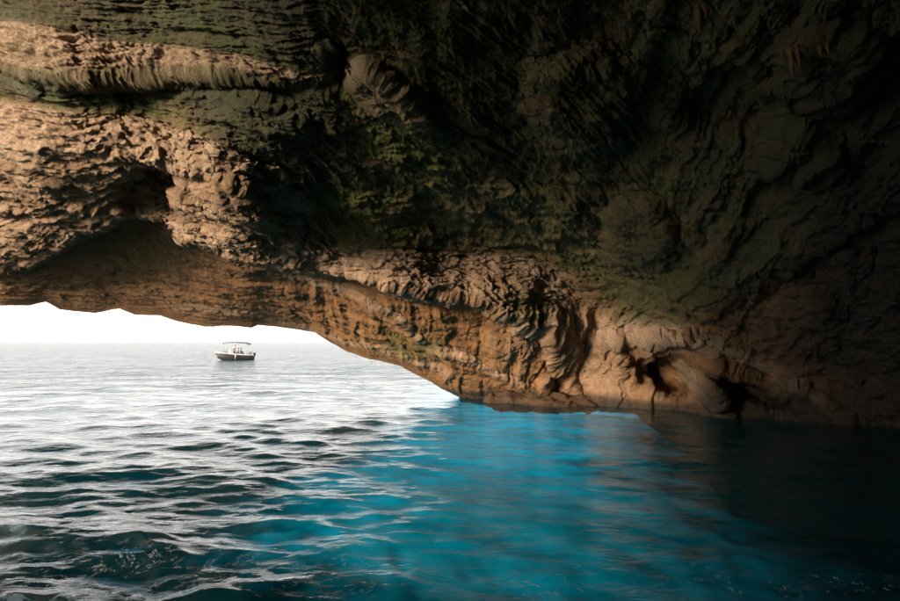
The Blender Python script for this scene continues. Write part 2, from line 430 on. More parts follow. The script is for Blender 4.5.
rr = 0.55 * (1 - 0.6 * flow)
crack = np.exp(-e1 / 0.04) * 0.06 + np.exp(-e2 / 0.06) * 0.015
sc_ = Q[:, 1] / 0.85 + 0.55 * warp + 0.12 * fine; saw = sc_ - np.floor(sc_)
saw = np.where(saw < 0.82, saw / 0.82, (1 - saw) / 0.18) - 0.5
smooth_f = 1 - 0.65 * under                  # the undersides are clean, smooth faces
c0 = P1([(-300, 20), (0, 60), (60, 75), (200, 72), (320, 76), (450, 130), (560, 200), (650, 290), (700, 320), (900, 330)], U)
c1 = P1([(-300, 100), (0, 125), (120, 130), (180, 160), (300, 190), (340, 243), (440, 250), (530, 258), (620, 318), (700, 335), (900, 380)], U)
c2 = np.maximum(P1([(-300, 285), (0, 268), (30, 262), (70, 240), (100, 225), (125, 209), (178, 220), (200, 239), (250, 255), (300, 266), (360, 273), (420, 291), (480, 304), (535, 331), (640, 375), (900, 420)], U), c1 + 12)
c3 = np.maximum(P1([(-300, 310), (0, 305), (150, 316), (300, 330), (345, 350), (400, 365), (463, 400), (700, 415), (900, 440)], U), c2 + 12)
sl_ = np.where(V < c0, (V - c0) / 60, np.where(V < c1, (V - c0) / np.maximum(c1 - c0, 8), np.where(V < c2, 1 + (V - c1) / (c2 - c1), 2 + (V - c2) / (c3 - c2))))
SC = np.stack([U / 110.0, sl_ * 7.0 + 0.5 * wn2, 0.8 * warp], -1)
strat = fbm(SC, 1.0, 6, 0.62, ridged=True, off=41.0)
leftm = 1 - sstep(560, 680, U)
disp = (strat * 0.22 * (1 - flow) * (1 - 0.55 * under) * (0.35 + 0.65 * leftm) + saw * 0.10 * (1 - flow) * (0.5 + 0.5 * sstep(-0.4, 0.4, big)) + rough_n * (0.085 + 0.03 * lit) * smooth_f * (1 - 0.6 * flow) * (1 - 0.3 * leftm)
        + rough2 * (0.055 + 0.04 * lit) * smooth_f + beds * 0.12 * (1 - 0.7 * flow) + fib * (0.04 + 0.12 * lit + 0.07 * leftlow * (1 - under))
        - crack * (1 - 0.5 * under) + np.clip(fc1, -1.0, 0.8) * 0.055 * smooth_f * (1 - 0.7 * flow) + fc2 * 0.035 * smooth_f
        + drips * ((0.34 + 0.26 * flow) * drip_r + 0.13 * upper0 + 0.05 * under) + fine * 0.05)
damp = 0.22 + 0.78 * sstep(0.0, 1.6, off_lip)
damp = np.where(azf > 1.0, 0.55 + 0.45 * sstep(0, 4, off_lip), damp)
P = P + Nn * (disp * damp)[:, None]

# mineral and algae distribution, plus light and shade put into the colour
an = fbm(P, 0.3, 4, 0.55, off=15.0)
GREEN_UP = [(-300, 160), (0, -40), (150, 40), (230, 80), (320, 78), (700, -100)]
upper = sstep(-12, 18, P1([(-300, 60), (0, 100), (180, 126), (300, 184), (340, 240), (440, 245), (556, 258), (620, 316), (690, 318), (740, 287), (870, 214), (1000, 150)], U) - V)
algae = upper * (1 - 0.9 * lit)
algae = np.maximum(algae, 0.75 * (1 - sstep(0, 1, ((U - 525) / 40) ** 2 + ((V - 305) / 22) ** 2)))
algae = np.maximum(algae, 0.8 * (1 - sstep(0, 1, ((U - 415) / 40) ** 2 + ((V - 340) / 22) ** 2)))
algae = np.maximum(algae, 0.3 * (1 - sstep(0, 1, ((U - 150) / 70) ** 2 + ((V - 245) / 28) ** 2)))
ridge = 1 - sstep(0.5, 1.2, np.sqrt((((U - 390) * .8 + (V - 92) * .6) / 75) ** 2 + ((-(U - 390) * .6 + (V - 92) * .8) / 14) ** 2))
algae = np.clip(algae * (0.85 + 0.7 * an), 0, 1) * (1 - 0.55 * ridge)
pale = np.clip(lit * (0.55 + 0.6 * sstep(-0.1, 0.6, strat)) + 0.35 * leftm * (1 - upper) * (1 - 0.8 * under) * sstep(0.25, 0.7, strat) + 0.40 * leftlow * (1 - upper) * (1 - 0.6 * under) + 0.45 * flow * sstep(0.0, 0.5, drips)  # strata crest highlights and low-left fill light put into the pale colour
               + 0.8 * band_mask(U, V, [(600, 312), (690, 318), (850, 403)], [(600, 335), (690, 345), (850, 414)], 5, 600, 850)
               + 0.7 * (1 - sstep(0.4, 1.3, np.abs(((U - 700) * -0.62 + (V - 384) * 0.78) / 9))) * sstep(670, 680, U) * (1 - sstep(740, 750, U)), 0, 1)
for i in (3, 4):
    pale = np.maximum(pale, 0.75 * band_mask(U, V, BANDS[i][0], BANDS[i][1], 4, BANDS[i][0][0][0], BANDS[i][0][-1][0]))
ochre = np.clip((1 - upper) * (0.55 + 0.5 * an + 0.4 * drip_r) + 0.30 * upper * sstep(400, 600, U) + 0.45 * under, 0, 1)
pale = np.maximum(pale, ridge * 0.8)  # ridge highlight painted in as paler colour
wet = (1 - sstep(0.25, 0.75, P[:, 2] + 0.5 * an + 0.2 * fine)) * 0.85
wet = np.maximum(wet, (0.50 * sstep(640, 740, U + 90 * an) + 0.42 * sstep(740, 860, U + 90 * an)) * sstep(-400, 260, V) * np.where(azf > 60, 1, 1))  # far right darkened in colour, standing in for shade

wet = np.maximum(wet, 0.3 * sstep(540, 620, U + 60 * an) * sstep(150, 270, V) * upper)  # shade on the lower right roof put into the colour
moss_shade = 1 - sstep(0.5, 1.2, np.sqrt(((U - 275) / 95) ** 2 + ((V - 125 - 0.35 * (U - 275)) / 50) ** 2))
wet = np.maximum(wet, (0.5 * moss_shade + 0.5 * (1 - sstep(300, 380, U)) * (1 - sstep(80, 130, V))) .clip(0, 0.65) * upper * (1 - lit))  # moss and top left roof darkened in colour to offset the sun
wet = np.maximum(wet, 0.92 * sstep(-2, 8, V - P1([(690, 354), (770, 384), (800, 390), (850, 416), (900, 425)], U)) * sstep(690, 715, U))  # shade beneath the slanting ledge painted into the rock colour
mid = upper * sstep(400, 480, U) * (1 - sstep(700, 780, U)) * (1 - sstep(230, 290, V))
pale = np.clip(pale + 0.5 * mid * (0.6 + an), 0, 1); algae = algae * (1 - 0.25 * mid)  # roof centre brightened in colour in place of fill light
# outer flank of the headland, folded back from the lip
lipP = P.reshape(NR, NC, 3)[0]
oh = np.stack([np.sin(np.radians(az)), np.cos(np.radians(az)), 0 * az], -1)
prof = [(0.25, 0.10), (0.7, 0.30), (1.5, 0.7), (2.8, 1.5), (4.2, 3.0), (5.2, 5.5), (6.0, 9.0), (6.6, 13.0), (7.6, 18.0), (9.5, 24.0), (16.0, 29.0)]
outer = []
for s_, h_ in prof:
    q = lipP + oh * s_ + np.array([0, 0, h_])
    nz = fbm(q, 0.5, 5, 0.55, ridged=True, off=8.0)
    outer.append(q + oh * (nz * min(0.8, 0.12 * s_))[:, None] + np.array([0, 0, 1.0]) * (np.abs(nz) * 0.05 * s_)[:, None])
OUT = np.concatenate(outer[::-1]).reshape(-1, 3)
allP = np.concatenate([OUT, P]); no = len(prof) * NC
def pad(a, val): return np.concatenate([np.full(no, val), a])
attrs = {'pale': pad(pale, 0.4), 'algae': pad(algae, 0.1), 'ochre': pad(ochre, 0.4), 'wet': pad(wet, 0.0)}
idx = np.arange(len(allP)).reshape(-1, NC)
a_ = idx[:-1]; b_ = idx[1:]
faces = np.stack([a_, np.roll(a_, -1, 1), np.roll(b_, -1, 1), b_], -1).reshape(-1, 4)
# split in named masses: roof, arch over the mouth, wall at the water, outer cliff
fu = pad(U, 0)[faces].mean(1); fv = pad(V, 0)[faces].mean(1); fup = pad(upper, 0)[faces].mean(1)
isout = (faces.min(1) < no)
faz = np.concatenate([np.tile(az, len(prof)), azf])[faces[:, 0]]
roof = (~isout) & (fup > 0.5) & (np.abs(faz) < 60)
back = (~isout) & (np.abs(faz) >= 60)
wall = (~isout) & ~roof & ~back & (fu > 470)
arch = (~isout) & ~roof & ~back & ~wall
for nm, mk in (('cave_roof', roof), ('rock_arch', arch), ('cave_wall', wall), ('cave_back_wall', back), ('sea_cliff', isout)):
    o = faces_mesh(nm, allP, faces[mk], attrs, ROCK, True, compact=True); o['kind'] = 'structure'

# ------------------------------------------------------------------ the sea
def sea_material():
    m, t = new_mat('sea_water')
    geo = N(t, 'ShaderNodeNewGeometry'); pos = geo.outputs['Position']
    def attr(n):
        a = N(t, 'ShaderNodeAttribute'); a.attribute_name = n; return a.outputs['Fac']
    foam, dist = attr('foam'), attr('dist')
    deep = mixc(t, noise(t, pos, 0.5, 4), (0.004, 0.055, 0.070), (0.006, 0.10, 0.115))
    # ripples
    mp = N(t, 'ShaderNodeMapping'); mp.inputs['Scale'].default_value = (0.8, 1.25, 1); mp.inputs['Rotation'].default_value = (0, 0, R_(8))
    t.links.new(pos, mp.inputs[0])
    r1 = noise(t, mp.outputs[0], 3.2, 5, 0.55, 0.5); r2 = noise(t, mp.outputs[0], 0.55, 5, 0.6, 0.4)
    hh = math_n(t, 'ADD', math_n(t, 'MULTIPLY', r1, math_n(t, 'ADD', 0.030, math_n(t, 'MULTIPLY', dist, 0.05))), math_n(t, 'MULTIPLY', math_n(t, 'ADD', math_n(t, 'MULTIPLY', r2, 0.45), math_n(t, 'MULTIPLY', noise(t, mp.outputs[0], 0.13, 4, 0.6, 0.3), 2.2)), dist))
    bp = N(t, 'ShaderNodeBump'); bp.inputs['Strength'].default_value = 1.0; bp.inputs['Distance'].default_value = 1.0
    t.links.new(hh, bp.inputs['Height'])
    scat = N(t, 'ShaderNodeBsdfDiffuse'); t.links.new(deep, scat.inputs[0])
    clear = N(t, 'ShaderNodeBsdfTransparent'); clear.inputs[0].default_value = (0.008, 0.735, 0.95, 1)
    dif = N(t, 'ShaderNodeMixShader'); dif.inputs[0].default_value = 0.80
    t.links.new(scat.outputs[0], dif.inputs[1]); t.links.new(clear.outputs[0], dif.inputs[2])
    gl = N(t, 'ShaderNodeBsdfGlossy'); t.links.new(math_n(t, 'ADD', 0.02, math_n(t, 'MULTIPLY', dist, 0.10)), gl.inputs['Roughness'])
    t.links.new(bp.outputs[0], gl.inputs['Normal'])
    lw = N(t, 'ShaderNodeLayerWeight'); lw.inputs['Blend'].default_value = 0.5; t.links.new(bp.outputs[0], lw.inputs['Normal'])
    frf = math_n(t, 'ADD', 0.02, math_n(t, 'MULTIPLY', 0.98, math_n(t, 'POWER', lw.outputs['Facing'], 5.0)))   # Schlick's Fresnel for water
    mx = N(t, 'ShaderNodeMixShader'); t.links.new(frf, mx.inputs[0]); t.links.new(dif.outputs[0], mx.inputs[1]); t.links.new(gl.outputs[0], mx.inputs[2])
    # foam threads
    fn = noise(t, pos, 1.7, 7, 0.62, 1.2)
    th = ramp(t, math_n(t, 'ABSOLUTE', math_n(t, 'SUBTRACT', fn, 0.5)), [(0.0, 1.0), (0.016, 0.0)])
    brk = ramp(t, noise(t, pos, 9.0, 6, 0.8), [(0.47, 0.0), (0.58, 1.0)])
    ff = math_n(t, 'MULTIPLY', math_n(t, 'MULTIPLY', th, brk), foam, True)
    fd = N(t, 'ShaderNodeBsdfDiffuse'); fd.inputs[0].default_value = (0.75, 0.73, 0.70, 1)
    m2 = N(t, 'ShaderNodeMixShader'); t.links.new(math_n(t, 'MULTIPLY', ff, 0.5), m2.inputs[0]); t.links.new(mx.outputs[0], m2.inputs[1]); t.links.new(fd.outputs[0], m2.inputs[2])
    o = N(t, 'ShaderNodeOutputMaterial'); t.links.new(m2.outputs[0], o.inputs[0]); return m
SEA = sea_material()

saz = np.concatenate([np.arange(-180, -60, 3.0), np.arange(-60, -38.5, 0.4), np.arange(-38.5, 38.5, 0.09),
                      np.arange(38.5, 60, 0.5), np.arange(60, 180, 3.0)])
dep = np.concatenate([[0.008, 0.02, 0.04, 0.07, 0.1, 0.14, 0.18, 0.22, 0.27, 0.32], np.arange(0.38, 3, 0.045), np.arange(3, 27.5, 0.06),
                      [28, 29, 31, 34, 38, 44, 52, 62, 75, 89.5]])
sr = CAM_Z / np.tan(np.radians(dep))
SA, SR = np.meshgrid(np.radians(saz), sr)
X = (np.sin(SA) * SR).ravel(); Y = (np.cos(SA) * SR).ravel(); rad = SR.ravel()
rw = np.random.RandomState(5)
Z = np.zeros_like(X); DX = np.zeros_like(X); DY = np.zeros_like(X)
foot = rad ** 2 / (CAM_Z * 683.0) + 0.02
gust = 0.8 + 0.5 * fbm(np.stack([X, Y, 0 * X], -1), 0.12, 3, off=3.0)
for i in range(70):
    lam = 0.30 * (6.5 / 0.30) ** rw.rand()
    th = R_(-98) + rw.normal() * (0.42 if lam > 1.5 else 0.65)
    k = 2 * math.pi / lam
    sl = 0.028 * (1.35 if 0.35 < lam < 1.8 else 0.75)
    amp = sl / k
    att = np.clip(1.6 - foot / lam * 2.6, 0, 1)
    ph = k * (X * math.cos(th) + Y * math.sin(th)) + rw.rand() * 6.283 + 1.5 * perlin(X * 0.11 + i, Y * 0.11, 0 * X + i * 0.37)
    am = amp * att * gust
    Z += am * np.cos(ph); DX -= 0.8 * am * math.cos(th) * np.sin(ph); DY -= 0.8 * am * math.sin(th) * np.sin(ph)
lee = 1 - 0.5 * sstep(-4.0, 2.0, X) * (Y > 0) * (Y < 60)
Z *= lee
SP = np.stack([X + DX, Y + DY, Z], -1)
wx = fbm(np.stack([X, Y, 0 * X], -1), 0.25, 4, off=4.0)
foamm = np.zeros_like(X)
for fu_, fv_, ru_, rv_ in [(640, 570, 110, 18), (540, 580, 70, 22), (830, 585, 160, 10), (330, 570, 110, 22), (150, 565, 160, 26), (620, 540, 40, 6), (480, 530, 40, 5)]:
    fx, fy = sea_pt(fu_, fv_); x1, _ = sea_pt(fu_ + ru_, fv_); _, y1 = sea_pt(fu_, fv_ - rv_)
    r = np.sqrt(((X - fx) / (x1 - fx)) ** 2 + ((Y - fy) / (y1 - fy)) ** 2)
    foamm = np.maximum(foamm, 1 - sstep(0.5, 1.1, r + 0.5 * wx))
distm = sstep(12, 70, rad)
so = grid_mesh('sea', SP, len(dep), len(saz), True, {'foam': foamm, 'dist': distm}, SEA, True)
so['kind'] = 'structure'

# sea floor: a pale sand bar runs out under the wall, bed darkened in colour on both sides for lost light
def bed_material():
    m, t = new_mat('sea_floor_sand')
    geo = N(t, 'ShaderNodeNewGeometry'); pos = geo.outputs['Position']
    a = N(t, 'ShaderNodeAttribute'); a.attribute_name = 'sand'
    sm = math_n(t, 'MULTIPLY', a.outputs['Fac'], ramp(t, noise(t, pos, 0.16, 6, 0.65, 0.8), [(0.30, 0.65), (0.60, 1.0)]))
    c = mixc(t, noise(t, pos, 1.3, 5), (0.58, 0.58, 0.54), (0.80, 0.79, 0.74))
    c = mixc(t, sm, mixc(t, noise(t, pos, 0.4, 5), (0.006, 0.012, 0.010), (0.022, 0.032, 0.024)), c)
    b = N(t, 'ShaderNodeBsdfPrincipled'); b.inputs['Roughness'].default_value = 1.0; b.inputs['Specular IOR Level'].default_value = 0.0
    t.links.new(c, b.inputs['Base Color'])
    o = N(t, 'ShaderNodeOutputMaterial'); t.links.new(b.outputs[0], o.inputs[0]); return m
baz = np.concatenate([np.arange(-180, -60, 6.0), np.arange(-60, 60, 0.5), np.arange(60, 180, 6.0)])
brd = np.concatenate([[0.5, 3, 6, 9], np.arange(11, 40, 0.4), np.arange(40, 120, 1.5), np.geomspace(121, 21000, 40)])
BA, BR = np.meshgrid(np.radians(baz), brd[::-1])
BX, BY = (np.sin(BA) * BR).ravel(), (np.cos(BA) * BR).ravel()
bp3 = np.stack([BX, BY, 0 * BX], -1)
bw = fbm(bp3, 0.10, 5, 0.55, off=1.0)
bw2 = fbm(bp3, 0.45, 4, 0.6, off=7.0)
le_ = P1([(10, 3), (17, 1.5), (19, -1.5), (22, -5.0), (27, -5.6), (34, -3.0), (42, -1.6), (60, -0.5), (75, 0.8), (200, 4)], BY)
re_ = P1([(10, 7), (17, 9.0), (21, 9.2), (28, 9.6), (36, 9.0), (42, 10.0), (60, 17.0), (80, 23), (200, 40)], BY)
wf = 1 + BY / 40
sandm = sstep(-5.0, 3.5, (BX + 6 * bw + 4 * bw2 - le_) / wf ** 0.5) * (1 - sstep(-5.0, 4.0, (BX + 7 * bw + 5 * bw2 - re_) / wf ** 0.5)) * (1 - sstep(95, 130, BY)) * sstep(4, 9, BY)
BZ = -4.0 + 0.5 * bw - 0.4 * (1 - sandm) + 0.15 * fbm(bp3, 0.5, 3, off=2.0)
fo = grid_mesh('sea_floor', np.stack([BX, BY, BZ], -1), len(brd), len(baz), True, {'sand': sandm}, bed_material(), True)
fo['kind'] = 'structure'

# ------------------------------------------------------------------ hanging stone
PU, PV = to_uv((P - CAMP) / np.linalg.norm(P - CAMP, axis=1)[:, None])
pick = np.where((np.abs(azf) < 50) & (elf < 45))[0]
def rock_at(u, v):
    k = pick[np.argmin((PU[pick] - u) ** 2 + (PV[pick] - v) ** 2)]; return Vector(P[k])
def spike_mesh(h, r, seed):
    rs = random.Random(seed); bm = bmesh.new(); rings = []
    nseg, nr_ = 9, 7
    for j in range(nr_):
        f = j / (nr_ - 1); rad_ = r * ((1 - f) ** 0.8 * (1 + 0.25 * math.sin(f * 14 + seed))) + 0.008
        ox, oy = 0.06 * h * math.sin(f * 3 + seed), 0.05 * h * math.cos(f * 2.5 + seed)
        rings.append([bm.verts.new((ox + rad_ * (1 + rs.uniform(-.22, .22)) * math.cos(6.283 * i / nseg),
                                    oy + rad_ * (1 + rs.uniform(-.22, .22)) * math.sin(6.283 * i / nseg), 0.3 * h - f * 1.3 * h)) for i in range(nseg)])
    for a, b in zip(rings, rings[1:]):
        for i in range(nseg): bm.faces.new((a[i], a[(i + 1) % nseg], b[(i + 1) % nseg], b[i]))
    bm.faces.new(rings[-1][::-1])
    me = bpy.data.meshes.new('stalactite'); bm.to_mesh(me); bm.free()
    for p in me.polygons: p.use_smooth = True
    for an_, val in (('pale', 0.0), ('ochre', 0.8), ('wet', 0.35)):
        at = me.attributes.new(an_, 'FLOAT', 'POINT'); at.data.foreach_set('value', [val] * len(me.vertices))
    me.materials.append(ROCK); return me
roof_o = bpy.data.objects['cave_roof']; wall_o = bpy.data.objects['cave_wall']
spikes = [spike_mesh(1.0, 0.16, k) for k in range(5)]
for k, (u, v, h, host) in enumerate([(697, 4, .62, roof_o), (705, 2, .42, roof_o), (689, 5, .34, roof_o), (712, 6, .30, roof_o), (735, 16, .30, roof_o),
                                     (790, 54, .42, roof_o), (797, 50, .28, roof_o), (783, 52, .24, roof_o), (828, 46, .30, roof_o), (820, 44, .2, roof_o),
                                     (630, 12, .3, roof_o), (560, 8, .34, roof_o), (676, 333, .55, wall_o), (683, 334, .42, wall_o), (690, 331, .6, wall_o),
                                     (669, 331, .36, wall_o), (696, 328, .4, wall_o), (661, 331, .3, wall_o)]):
    o = bpy.data.objects.new('stalactite', spikes[k % 5]); COL.objects.link(o); o.parent = host
    o.location = rock_at(u, v); o.scale = (h * random.uniform(.7, 1.7), h * random.uniform(.7, 1.7), h * random.uniform(.7, 1.35)); o.rotation_euler = (0, 0, k * 1.3)

# ------------------------------------------------------------------ boulders at the foot of the wall
def boulder(u, v, rx, ry, rz, seed, label):
    x, y = sea_pt(u, v); bm = bmesh.new(); bmesh.ops.create_icosphere(bm, subdivisions=5, radius=1.0)
    V_ = np.array([v_.co[:] for v_ in bm.verts]) * np.array([rx, ry, rz])
    V_[:, 2] *= np.where(V_[:, 2] < 0, 0.4, 1.0)
    V2 = V_ + np.array([seed * 7.0, 0, 0])
    n_ = V_ / np.array([rx, ry, rz]) ** 2; n_ /= np.linalg.norm(n_, axis=1)[:, None]
    hgt = fbm(V2, 0.8, 6, 0.6, ridged=True) * 0.26 + facets(V2, 1.6, seed)[0] * 0.14
    V_ = V_ + n_ * hgt[:, None]
    for v_, c in zip(bm.verts, V_): v_.co = c
    me = bpy.data.meshes.new('shore_boulder'); bm.to_mesh(me); bm.free()
    for p in me.polygons: p.use_smooth = True
    at = me.attributes.new('wet', 'FLOAT', 'POINT'); at.data.foreach_set('value', np.clip(1.0 - (V_[:, 2] + 0.1) * 1.2, 0.6, 0.92).astype(np.float32))
    at = me.attributes.new('ochre', 'FLOAT', 'POINT'); at.data.foreach_set('value', np.full(len(V_), 0.5, np.float32))
    me.materials.append(ROCK)
    o = bpy.data.objects.new('shore_boulder', me); COL.objects.link(o); o.location = (x, y, -0.08)
    tag(o, label, 'boulder', 'dark wet boulders at the foot of the cave wall')
boulder(516, 402, 1.5, 0.9, 0.42, 1, 'low dark wet boulder nearest the tip of the rock arch')
boulder(560, 404, 1.9, 0.9, 0.38, 2, 'dark wet boulder at the foot of the orange flowstone columns')

# ------------------------------------------------------------------ the boat
M_hull = simple('dark_hull_paint', (0.018, 0.016, 0.014), 0.6); M_white = simple('white_gelcoat', (0.46, 0.45, 0.43), 0.5, 0, 0.04)
M_canvas = simple('grey_canvas', (0.16, 0.155, 0.16), 0.9); M_steel = simple('stainless_tube', (0.30, 0.30, 0.31), 0.5, 1.0, 0.03)
M_motor = simple('black_motor_cowl', (0.03, 0.03, 0.032), 0.3); M_seat = simple('dark_seat_vinyl', (0.10, 0.09, 0.09), 0.6)
M_skin = simple('skin', (0.42, 0.25, 0.17), 0.6); M_hair = simple('dark_hair', (0.02, 0.015, 0.012), 0.7)
M_glass = simple('smoked_perspex', (0.12, 0.14, 0.15), 0.08); M_deck = simple('pale_deck', (0.55, 0.52, 0.47), 0.8)
def link(name, bm, mat, parent, smooth=False, bevel=0.0):
    me = bpy.data.meshes.new(name); bm.normal_update(); bm.to_mesh(me); bm.free()
    if smooth:
        for p in me.polygons: p.use_smooth = True
    me.materials.append(mat); o = bpy.data.objects.new(name, me); COL.objects.link(o); o.parent = parent
    if bevel:
        md = o.modifiers.new('bevel', 'BEVEL'); md.width = bevel; md.segments = 2
    return o
def box(bm, c, s, tilt=0.0):
    m_ = Matrix.Translation(c) @ Matrix.Rotation(tilt, 4, 'Y') @ Matrix.Diagonal((*s, 1)); bmesh.ops.create_cube(bm, size=1.0, matrix=m_)
def tube(bm, pts, r, seg=8):
    pts = [Vector(p) for p in pts]; rings = []
    for i, p in enumerate(pts):
        d = (pts[min(i + 1, len(pts) - 1)] - pts[max(i - 1, 0)]).normalized()
        q = d.to_track_quat('Z', 'Y').to_matrix()
        rr_ = r[i] if isinstance(r, (list, tuple)) else r
        rings.append([bm.verts.new(p + q @ Vector((rr_ * math.cos(6.2832 * k / seg), rr_ * math.sin(6.2832 * k / seg), 0))) for k in range(seg)])
    for a, b in zip(rings, rings[1:]):
        for k in range(seg): bm.faces.new((a[k], a[(k + 1) % seg], b[(k + 1) % seg], b[k]))
    bm.faces.new(rings[0][::-1]); bm.faces.new(rings[-1])
boat = bpy.data.objects.new('motor_boat', None); COL.objects.link(boat)
tag(boat, 'small dark hulled motor boat with grey sun canopy floating outside the cave', 'boat')
bx_, by_ = sea_pt(235, 360)
boat.location = (bx_, by_, 0.0); boat.scale = (0.88, 0.88, 0.92); boat.rotation_euler = (R_(1.0), R_(-1.5), R_(209))
ST = [(-3.0, 1.12, 0.86, -0.22), (-2.0, 1.20, 0.88, -0.26), (-0.8, 1.22, 0.92, -0.28), (0.5, 1.18, 1.00, -0.26), (1.6, 1.0, 1.10, -0.18), (2.5, 0.66, 1.20, 0.02), (3.05, 0.30, 1.27, 0.40), (3.35, 0.03, 1.32, 0.95)]
bm = bmesh.new(); secs = []
for x, b_, zs, zk in ST:
    sec = []
    for sd in (-1, 1):
        pts = [(b_, zs), (b_ * 0.97, zs * 0.55 + zk * 0.2), (b_ * 0.82, zk + (zs - zk) * 0.22), (b_ * 0.42, zk + (zs - zk) * 0.06)]
        pts = pts if sd < 0 else pts[::-1]
        sec += [bm.verts.new((x, sd * p[0], p[1])) for p in pts]
        if sd < 0: sec.append(bm.verts.new((x, 0, zk)))
    secs.append(sec)
for a, b in zip(secs, secs[1:]):
    for i in range(len(a) - 1): bm.faces.new((a[i], b[i], b[i + 1], a[i + 1]))
bm.faces.new(secs[0]); bm.faces.new(secs[-1][::-1])
hull = link('hull', bm, M_hull, boat, True)
bm = bmesh.new()
outl = [(x, -b_, zs) for x, b_, zs, zk in ST] + [(x, b_, zs) for x, b_, zs, zk in ST[::-1]]
tube(bm, outl + [outl[0]], 0.10); link('gunwale', bm, M_white, boat, True)
bm = bmesh.new()
vs = [bm.verts.new((x * 0.98, y * 0.93, 0.62)) for x, y, z in outl]; bm.faces.new(vs)
ex = bmesh.ops.extrude_face_region(bm, geom=bm.faces[:]); bmesh.ops.translate(bm, verts=[g for g in ex['geom'] if isinstance(g, bmesh.types.BMVert)], vec=(0, 0, -0.05))
link('deck', bm, M_deck, boat)
bm = bmesh.new(); box(bm, (2.25, 0, 1.12), (1.5, 1.1, 0.12)); link('bow_deck', bm, M_white, boat, False, 0.04)
bm = bmesh.new(); box(bm, (0.75, 0, 1.05), (0.55, 0.8, 0.9)); cons = link('console', bm, M_white, boat, False, 0.06)
bm = bmesh.new(); box(bm, (0.98, 0, 1.68), (0.03, 0.82, 0.42), -0.35); link('windshield', bm, M_glass, cons)
bm = bmesh.new(); tube(bm, [(0.42 + 0.06 * math.sin(a_), 0.18 * math.cos(a_), 1.45 + 0.18 * math.sin(a_)) for a_ in [6.283 * k / 14 for k in range(15)]], 0.02, 6); link('steering_wheel', bm, M_motor, cons, True)
for cx, w_ in ((-0.72, 1.0), (-2.35, 0.6)):
    bm = bmesh.new(); box(bm, (cx, 0, 0.88), (w_, 1.7 if cx < -1 else 1.0, 0.5)); box(bm, (cx - w_ * 0.5, 0, 1.28), (0.14, 1.7 if cx < -1 else 1.0, 0.5), -0.12)
    link('seat', bm, M_seat, boat, False, 0.05)
bm = bmesh.new(); box(bm, (1.75, 0, 1.26), (0.9, 0.95, 0.16)); link('sun_cushion', bm, M_seat, boat, False, 0.05)
# canopy: bowed canvas with thickness and valance
bm = bmesh.new(); nx_, ny_ = 12, 8; g0 = []
for k in range(2):
    gg = []
    for i in range(nx_ + 1):
        row = []
        for j in range(ny_ + 1):
            fx, fy = i / nx_ * 2 - 1, j / ny_ * 2 - 1
            row.append(bm.verts.new((-0.25 + fx * 2.35, fy * 1.08, 3.22 - 0.26 * fx * fx - 0.12 * fy ** 4 - 0.10 * fy * fy + 0.02 * math.cos(fx * 9) - k * 0.05)))
        gg.append(row)
    g0.append(gg)
for i in range(nx_):
    for j in range(ny_):
        for k in range(2):
            a = g0[k]; f_ = (a[i][j], a[i + 1][j], a[i + 1][j + 1], a[i][j + 1]); bm.faces.new(f_ if k == 0 else f_[::-1])
for i in range(nx_):
    for j in (0, ny_): bm.faces.new((g0[0][i][j], g0[1][i][j], g0[1][i + 1][j], g0[0][i + 1][j]))
for j in range(ny_):
    for i in (0, nx_): bm.faces.new((g0[0][i][j], g0[0][i][j + 1], g0[1][i][j + 1], g0[1][i][j]))
bmesh.ops.recalc_face_normals(bm, faces=bm.faces[:])
link('canopy', bm, M_canvas, boat, True)
for px_, tx in ((-2.3, -2.45), (-0.9, -0.4), (0.2, 0.4), (1.7, 2.0)):
    for sd in (-1, 1):
        bm = bmesh.new(); tube(bm, [(px_, sd * 1.08, 0.95), ((px_ + tx) / 2, sd * 1.07, 2.0), (tx, sd * 1.03, 2.98 if abs(tx) > 1 else 3.05)], 0.028, 6); link('canopy_pole', bm, M_steel, boat, True)
bm = bmesh.new(); tube(bm, [(1.2, 1.05, 2.9), (1.45, 1.05, 3.45)], 0.02, 6); link('antenna', bm, M_white, boat)
bm = bmesh.new(); box(bm, (-3.32, 0, 1.02), (0.46, 0.42, 0.55)); box(bm, (-3.30, 0, 0.45), (0.2, 0.18, 1.0)); box(bm, (-3.38, 0, 0.05), (0.5, 0.1, 0.05))
link('outboard_motor', bm, M_motor, boat, False, 0.06)
bm = bmesh.new(); tube(bm, [(2.2, -0.95, 1.2), (2.6, -0.72, 1.62), (3.2, -0.25, 1.75), (3.3, 0, 1.77), (3.2, 0.25, 1.75), (2.6, 0.72, 1.62), (2.2, 0.95, 1.2)], 0.022, 6); link('bow_rail', bm, M_steel, boat, True)
for sd in (-1, 1):
    bm = bmesh.new(); tube(bm, [(0.2, sd * 1.33, 0.95), (0.2, sd * 1.34, 0.86), (0.2, sd * 1.36, 0.7), (0.2, sd * 1.36, 0.3), (0.2, sd * 1.34, 0.14)], [0.02, 0.06, 0.12, 0.12, 0.04], 10); link('fender', bm, M_white, boat, True)

